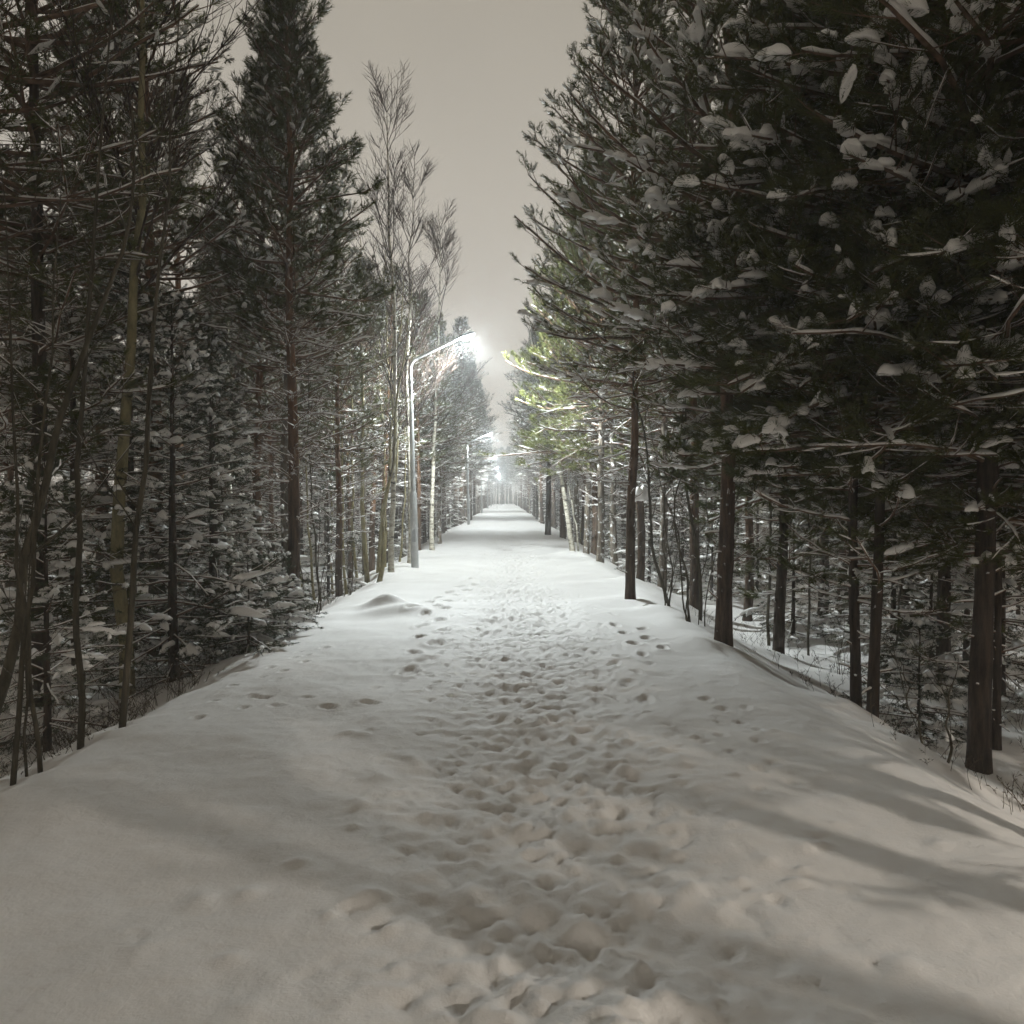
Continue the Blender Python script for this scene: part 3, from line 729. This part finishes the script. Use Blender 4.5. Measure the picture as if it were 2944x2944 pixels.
# a snapped stump with a snow cap, and a feeder box on the black trunk
def stump():
    rng = np.random.default_rng(8)
    x, y = spot(1208, 15.4); used.append((x, y)); z = H(x, y) - .05
    o = thing('tree_stump', (x, y, z)); tag(o, 'snapped brown stump under a round white snow cap right of the orange trunk', 'stump')
    g = Geo(); zz = np.linspace(0, 1.75, 16)
    tubes(g, np.stack([.03 * np.sin(zz * 2), 0 * zz, zz], -1), .075 + .03 * np.exp(-zz / .2) + rng.normal(0, .003, 16), 10)
    mobj('trunk', g.mesh('stump_trunk', M_PINE), o)
    g = Geo(); tubes(g, np.array([[-.02, 0, 1.5], [.12, .02, 1.52], [.3, .0, 1.56]]), np.array([.02, .015, .008]), 6)
    mobj('branch', g.mesh('stump_branch', M_TWIG), o)
    g = Geo(); blobs(g, rng, np.array([[0, 0, 1.74], [.02, .02, 1.82]]), np.array([[1., 0, 0], [1, .2, 0]]), np.array([.17, .14]), np.array([.15, .13]), np.array([.12, .11]), np.array([.2, .2]), ring=12, M=9, drip=.15)
    mobj('snow_cap', g.mesh('stump_snow', M_SNOW), o)
stump()

def boxes(g, c, s):
    c = np.array(c); s = np.array(s) / 2
    V = np.array([[i, j, k] for i in (-1, 1) for j in (-1, 1) for k in (-1, 1)]) * s + c
    g.add(V, quads=[[0, 1, 3, 2], [4, 6, 7, 5], [0, 4, 5, 1], [2, 3, 7, 6], [0, 2, 6, 4], [1, 5, 7, 3]])

def feeder():
    x, y = spot(1025.5, 32.9)
    o = thing('bird_feeder', (x, y, H(x, y) + 1.08)); tag(o, 'small dark open-framed feeder box fixed to the black pine trunk', 'bird feeder')
    g = Geo(); boxes(g, (0, 0, 0), (.26, .22, .025)); mobj('tray', g.mesh('feeder_tray', M_WOOD, False), o)
    for sx in (-1, 1):
        for sy in (-1, 1):
            g = Geo(); boxes(g, (sx * .115, sy * .095, .135), (.022, .022, .243)); mobj('post', g.mesh('feeder_post', M_WOOD, False), o)
    g = Geo(); boxes(g, (0, 0, .270), (.32, .28, .026)); mobj('roof', g.mesh('feeder_roof', M_WOOD, False), o)
    g = Geo(); boxes(g, (.155, 0, .13), (.05, .04, .24)); mobj('bracket', g.mesh('feeder_bracket', M_WOOD, False), o)
feeder()

# ------------------------------------------------------------------ street lamps
ml, nt, b = mat('lamp_glass')
b.inputs['Base Color'].default_value = (.9, .9, .9, 1)
b.inputs['Emission Color'].default_value = (.93, .98, 1, 1); b.inputs['Emission Strength'].default_value = 14.

def lamp_light():
    l = bpy.data.lights.new('lamp_light', 'POINT'); l.energy = LAMP_W; l.shadow_soft_size = .045; l.color = (.90, .985, 1.)
    l.use_nodes = True; t = l.node_tree; em = t.nodes['Emission']
    ge = N(t, 'ShaderNodeNewGeometry'); sx = N(t, 'ShaderNodeSeparateXYZ'); t.links.new(ge.outputs['Incoming'], sx.inputs[0])
    m = N(t, 'ShaderNodeMath', operation='MULTIPLY'); m.inputs[1].default_value = -1.; t.links.new(sx.outputs[2], m.inputs[0])
    r = ramp(t, m.outputs[0], [(0., (.34,) * 3), (.2, (.42,) * 3), (.35, (.44,) * 3), (.46, (.92,) * 3), (.56, (1.,) * 3), (.70, (.60,) * 3), (.84, (.34,) * 3), (1., (.24,) * 3)])
    t.links.new(r.outputs[0], em.inputs['Strength'])
    return l

LAMP_W = 4500.
def make_lamp():
    P = {}
    g = Geo(); tubes(g, np.array([[0, 0, -.3], [0, 0, 0], [0, 0, 1.0], [0, 0, 1.72], [0, 0, 1.78]]), np.array([.088, .088, .086, .084, .062]), 20); P['base_tube'] = g.mesh('lamp_base_tube', M_GALV)
    g = Geo(); z = np.linspace(1.77, 4.60, 8); tubes(g, np.stack([0 * z, 0 * z, z], -1), np.linspace(.06, .042, 8), 16); P['pole'] = g.mesh('lamp_pole', M_GALV)
    t = np.linspace(0, 1, 14); bx = .16 * (1 - np.cos(t * 1.2)) + 0; 
    pts = [[0, 0, 4.59]]
    a = PI / 2
    for i in range(40):
        a = max(.42, a - .13); q = pts[-1]; pts.append([q[0] + .035 * math.cos(a), 0, q[2] + .035 * math.sin(a)])
        if q[0] > .98: break
    pts = np.array(pts); g = Geo(); tubes(g, pts, np.linspace(.04, .030, len(pts)), 12); P['arm'] = g.mesh('lamp_arm', M_GALV)
    end = pts[-1]
    u = np.array([math.cos(.34), 0, math.sin(.34)])
    g = Geo(); s = np.linspace(0, 1, 11); w = np.array([.035, .05, .075, .10, .115, .12, .12, .115, .10, .075, .02])
    V = []; M_ = 14
    for si, wi in zip(s, w):
        for k in range(M_):
            an = k * 2 * PI / M_; yy = math.cos(an) * wi; zz = math.sin(an) * wi * (.62 if math.sin(an) > 0 else .12)
            V.append(end + u * (si * .52 - .04) + np.array([0, yy, zz]))
    idx = np.arange(11 * M_).reshape(11, M_)
    Q = np.stack([idx[:-1], np.roll(idx, -1, 1)[:-1], np.roll(idx, -1, 1)[1:], idx[1:]], -1).reshape(-1, 4); g.add(V, quads=Q)
    P['head'] = g.mesh('lamp_head', M_HEAD)
    g = Geo(); V = []; c = end + u * .30 + np.array([0, 0, -.020])
    for i in range(7):
        f = i / 6 * PI / 2
        for k in range(16):
            an = k * 2 * PI / 16; V.append(c + u * (.17 * math.cos(f) * math.cos(an)) + np.array([0, .095 * math.cos(f) * math.sin(an), -.075 * math.sin(f)]))
    idx = np.arange(7 * 16).reshape(7, 16)
    Q = np.stack([idx[:-1], np.roll(idx, -1, 1)[:-1], np.roll(idx, -1, 1)[1:], idx[1:]], -1).reshape(-1, 4); g.add(V, quads=Q)
    P['lens'] = g.mesh('lamp_lens', ml)
    g = Geo(); rng = np.random.default_rng(4)
    st = pts[12:-1]; strips(g, rng, st[None], .03, np.array([.020]), sub=1, S=6)
    P['snow'] = g.mesh('lamp_snow', M_SNOW)
    P['light_at'] = c + np.array([0, 0, -.115])
    return P
LP = make_lamp()
g = Geo(); boxes(g, (0, -.083, .78), (.085, .014, .30)); LP['hatch'] = g.mesh('lamp_hatch', M_HEAD, False)
LL = lamp_light()
def place_lamp(x, y, rz, label, tilt=-.02, energy=None):
    o = thing('street_lamp', (x, y, H(x, y)), rz, (0, tilt)); tag(o, label, 'street lamp', 'street lamps along the left side of the path')
    for k in ('base_tube', 'pole', 'arm', 'head', 'lens', 'snow', 'hatch'): mobj(k, LP[k], o)
    l = link(bpy.data.objects.new('lamp_light', LL), o); l.location = LP['light_at']
    if energy: l.data = l.data.copy(); l.data.energy = energy; l.data.color = (1., .91, .80); l.data.shadow_soft_size = .07
    used.append((x, y))
LABS = ['nearest lit street lamp on a galvanised pole left of the path', 'second lit street lamp along the path, its head over a branch',
        'third street lamp down the path, a small bright dot', 'fourth street lamp, slim pole far down the path',
        'fifth street lamp, thin pole near the end of the path', 'farthest street lamp at the misty end of the path']
for i, lb in enumerate(LABS): place_lamp(-2.03, 18.3 + 28.4 * i, 0., lb)
place_lamp(11.5, -4.2, 2.7, 'lit street lamp among the right-hand trees, outside the frame', energy=5600.)

# ------------------------------------------------------------------ the rest of the wood
def scatter(side, x0, x1, y0, y1, gap, n, frus=True):
    out = []
    for _ in range(n * 40):
        if len(out) >= n: break
        x = side * R.uniform(x0, x1); y = R.uniform(y0, y1)
        if frus and abs(x) > .70 * y + 1.5: continue
        if any((x - a) ** 2 + (y - b_) ** 2 < gap * gap for a, b_ in used): continue
        used.append((x, y)); out.append((x, y))
    return out
SN = {1: 'right', -1: 'left'}
def zone(y):
    return 'before the first lamp' if y < 18 else ('between the first two lamps' if y < 47 else 'past the second lamp')
for side in (1, -1):
    for x0, x1, y0, y1, gap, n, row in ((2.75, 4.0, 17, 78, 1.15, 46, 'front'), (4.0, 7.5, 9, 70, 1.75, 50, 'second'), (7.5, 14, 8.5, 52, 2.3, 34, 'deep')):
        for x, y in scatter(side, x0, x1, y0, y1, gap, n):
            k = R.random()
            w = {'front': 'front rank', 'second': 'second rank', 'deep': 'deep rank'}[row]
            place = f'{w} {SN[side]} of the path, {zone(y)}'
            gp = f'trees in the {place}'
            s = R.uniform(.85, 1.06)
            if row == 'front' and y > 48: x *= .86; s *= 1.22
            if row == 'front' and k < .25:
                plant('birch_tree', R.choice(BIRCHES + ASPENS), x, y, f'bare thin birch in the {place}', 'birch tree', 'birch ' + gp, s=s * .85, tilt=(R.gauss(0, .04), R.gauss(0, .04)))
            elif row != 'deep' and k > .82:
                plant('spruce_tree', R.choice(SPRUCES[:3]), x + side * .8, y, f'snowy young spruce in the {place}', 'spruce tree', 'spruce ' + gp, s=s * .8)
            elif row == 'deep' and k > .6:
                plant('spruce_tree', R.choice(SPRUCES[:3]), x, y, f'snowy young spruce in the {place}', 'spruce tree', 'spruce ' + gp, s=s * 1.1)
            else:
                pool = (HEAVY + PINES[:1] if side > 0 else PINES) if y < 14 else ((PINES + FROSTY) if y < 21 else FARP)
                if side > 0 and row == 'front': s *= 1.08
                if side < 0 and row == 'front' and y < 34: s *= .76
                plant('pine_tree', R.choice(pool), x, y, f'dark snow-dusted pine in the {place}', PT, 'pine ' + gp, s=s, tilt=(R.gauss(0, .02), R.gauss(0, .02)))
CLEAR = make_pine(695, 10.4, .10, 5.0, 2.2, 4.7, snow=.15, n=22)
# trees just outside the frame on both sides and behind the viewpoint
for i, (x, y) in enumerate(((4.3, 2.4), (5.3, 4.2), (6.2, 5.6), (3.5, -.6), (4.9, .9), (5.6, -2.6), (-4.4, 1.3), (-6.6, 4.0), (-5.6, .2), (-3.8, -1.6), (-7.6, 2.6), (-3.4, -5.), (-5, -4), (3.2, -5.5), (7.6, 1.8), (7.2, 3.9), (6.6, -1.1), (8.3, -.5), (4.1, .35), (7.3, -3.), (4.4, -1.7))):
    used.append((x, y))
    plant('pine_tree', CLEAR if x > 0 and y < 1.2 else (HEAVY + PINES[2:3])[i % 4], x, y, 'snow laden pine beside the viewpoint, outside the frame', PT, 'pines beside the viewpoint', s=.95)

# far wood: one mass
def far_wood():
    rng = np.random.default_rng(77)
    src = [make_pine(700 + i, 9.6, .10, 3.8, 1.7, 1.8, n=4, nl=.14, nw=.04, kt=4, ks=1, snow=.3, deadk=2, gap=.55, lite=True) for i in range(3)]
    arr = []
    for s in src:
        d = {}
        for pn, me in s:
            V = np.empty(len(me.vertices) * 3, np.float32); me.vertices.foreach_get('co', V)
            li = np.empty(len(me.loops), np.int32); me.loops.foreach_get('vertex_index', li)
            lt = np.empty(len(me.polygons), np.int32); me.polygons.foreach_get('loop_total', lt)
            nq = int((lt == 4).sum()); d[pn] = (V.reshape(-1, 3), li[:nq * 4].reshape(-1, 4), li[nq * 4:].reshape(-1, 3))
            bpy.data.meshes.remove(me)
        arr.append(d)
    G = {'trunk': Geo(), 'branches': Geo(), 'crown': Geo(), 'snow': Geo()}
    P = []
    for side in (-1, 1):
        for i in range(84): P.append((side * rng.uniform(2.4, 6.0), rng.uniform(76, 172)))
        for i in range(40): P.append((side * rng.uniform(10, 24), rng.uniform(48, 110)))
    for i in range(46): P.append((rng.uniform(-7, 7), rng.uniform(178, 190)))
    for x, y in P:
        d = arr[rng.integers(0, 3)]; a = rng.uniform(0, 6.3); s = rng.uniform(1.0, 1.35); c, sn = math.cos(a) * s, math.sin(a) * s
        M = np.array([[c, -sn, 0], [sn, c, 0], [0, 0, s]], np.float32)
        o = np.array([x, y, H(x, y) - .05], np.float32)
        for pn, (V, Q, T) in d.items(): G[pn].add(V @ M.T + o, quads=Q, tris=T)
    o = thing('far_wood', (0, 120, 0)); tag(o, 'mass of misty snow-dusted pines closing in at the far end of the path', 'forest', kind='stuff')
    for pn, m in (('trunk', M_PINE), ('branches', M_TWIG), ('crown', M_NEEDLE), ('snow', M_SNOW)):
        c = mobj(pn, G[pn].mesh('far_' + pn, m, pn != 'crown'), o); c.location = (0, -120, 0)
far_wood()

build_ground()

# dry weeds poking through the snow at the shoulders
def weeds(name, label, boxes_, n, seed):
    rng = np.random.default_rng(seed); g = Geo()
    for (x0, x1, y0, y1), k in zip(boxes_, n):
        x = rng.uniform(x0, x1, k); y = rng.uniform(y0, y1, k); keep = vnoise(x, y, .5, 12) > -.35; x = x[keep]; y = y[keep]; k = len(x)
        b = np.stack([x, y, height(x, y) - .02], -1); d = np.stack([rng.normal(0, .35, k), rng.normal(0, .35, k), np.ones(k)], -1)
        L = rng.uniform(.08, .38, k); P = grow(rng, b, d, L, 5, -.4, .12)
        tubes(g, P, np.broadcast_to(np.linspace(.0028, .0012, 5)[None], (k, 5)), 3)
        Pt, Lt = side_twigs(rng, P, L, 4, .35, 1., .4, 1., .35, .02, M=3)
        tubes(g, Pt, np.broadcast_to(np.linspace(.0018, .001, 3)[None], (len(Pt), 3)), 3)
        needles(g, rng, Pt[:, 0], Pt[:, -1] - Pt[:, 0], np.linalg.norm(Pt[:, -1] - Pt[:, 0], axis=1), 2, .025, .008)
    tag(mobj(name, g.mesh(name, M_GRASS, False)), label, 'weeds', kind='stuff')
weeds('dry_weeds', 'brown dry weeds sticking out of the snow along both shoulders of the path',
      ((-4.4, -2.85, 4.2, 9.5), (-4.2, -2.9, 9.5, 16), (3.2, 6.5, 6.5, 14), (2.9, 4.2, 4, 7)), (900, 350, 420, 60), 9)


# ------------------------------------------------------------------ air, sky, camera
def haze(density):
    g = Geo(); boxes(g, (0, 80, 6.), (120, 236, 15.4))
    me = g.mesh('haze', bpy.data.materials.new('haze_air'), False); m = me.materials[0]; m.use_nodes = True; nt = m.node_tree
    nt.nodes.remove(nt.nodes['Principled BSDF'])
    v = N(nt, 'ShaderNodeVolumePrincipled'); v.inputs['Color'].default_value = (.9, .92, .93, 1); v.inputs['Density'].default_value = density
    v.inputs['Anisotropy'].default_value = .35
    nt.links.new(v.outputs[0], nt.nodes['Material Output'].inputs['Volume'])
    tag(mobj('haze', me), kind='stuff')
haze(.0042)

w = bpy.data.worlds.new('World'); scene.world = w; w.use_nodes = True; nt = w.node_tree
bg = nt.nodes['Background']
tc = N(nt, 'ShaderNodeTexCoord'); sx = N(nt, 'ShaderNodeSeparateXYZ'); nt.links.new(tc.outputs['Generated'], sx.inputs[0])
r = ramp(nt, sx.outputs[2], [(0., (.70, .65, .58)), (.16, (.64, .595, .525)), (.32, (.53, .49, .425)), (.55, (.385, .352, .298)), (.75, (.24, .214, .174)), (1., (.14, .12, .093))])
cn = N(nt, 'ShaderNodeTexNoise', Scale=2.6, Detail=4.0, Roughness=.5); nt.links.new(tc.outputs['Generated'], cn.inputs['Vector'])
cr = ramp(nt, cn.outputs['Fac'], [(.25, (.93, .93, .94)), (.75, (1.06, 1.055, 1.04))])
cm = N(nt, 'ShaderNodeMixRGB', blend_type='MULTIPLY'); cm.inputs[0].default_value = 1.; nt.links.new(r.outputs[0], cm.inputs[1]); nt.links.new(cr.outputs[0], cm.inputs[2])
nt.links.new(cm.outputs[0], bg.inputs[0]); bg.inputs[1].default_value = 1.

cam = bpy.data.cameras.new('camera'); co = bpy.data.objects.new('camera', cam); COL.objects.link(co)
co.location = (0, 0, 1.6); cam.sensor_width = 36; cam.sensor_fit = 'HORIZONTAL'; cam.lens = 36 * K / 1932; cam.clip_end = 1500; cam.clip_start = .05
co.rotation_euler = (PI / 2 - math.atan(29 / K), 0, -math.atan(16 / K))
scene.camera = co
scene.render.resolution_x = scene.render.resolution_y = 1024
scene.view_settings.view_transform = 'Standard'; scene.view_settings.look = 'None'; scene.view_settings.gamma = 1; scene.view_settings.exposure = 0
c = scene.cycles
c.max_bounces = 6; c.diffuse_bounces = 3; c.transmission_bounces = 3; c.volume_bounces = 1; c.use_denoising = True; c.use_adaptive_sampling = True; c.adaptive_threshold = .07; c.adaptive_min_samples = 20

# each tree keeps its own mesh data (renders faster than deep piles of overlapping instances)
for o in list(COL.objects):
    if o.type == 'MESH' and o.data.users > 1 and not o.name.startswith('crown'): o.data = o.data.copy()
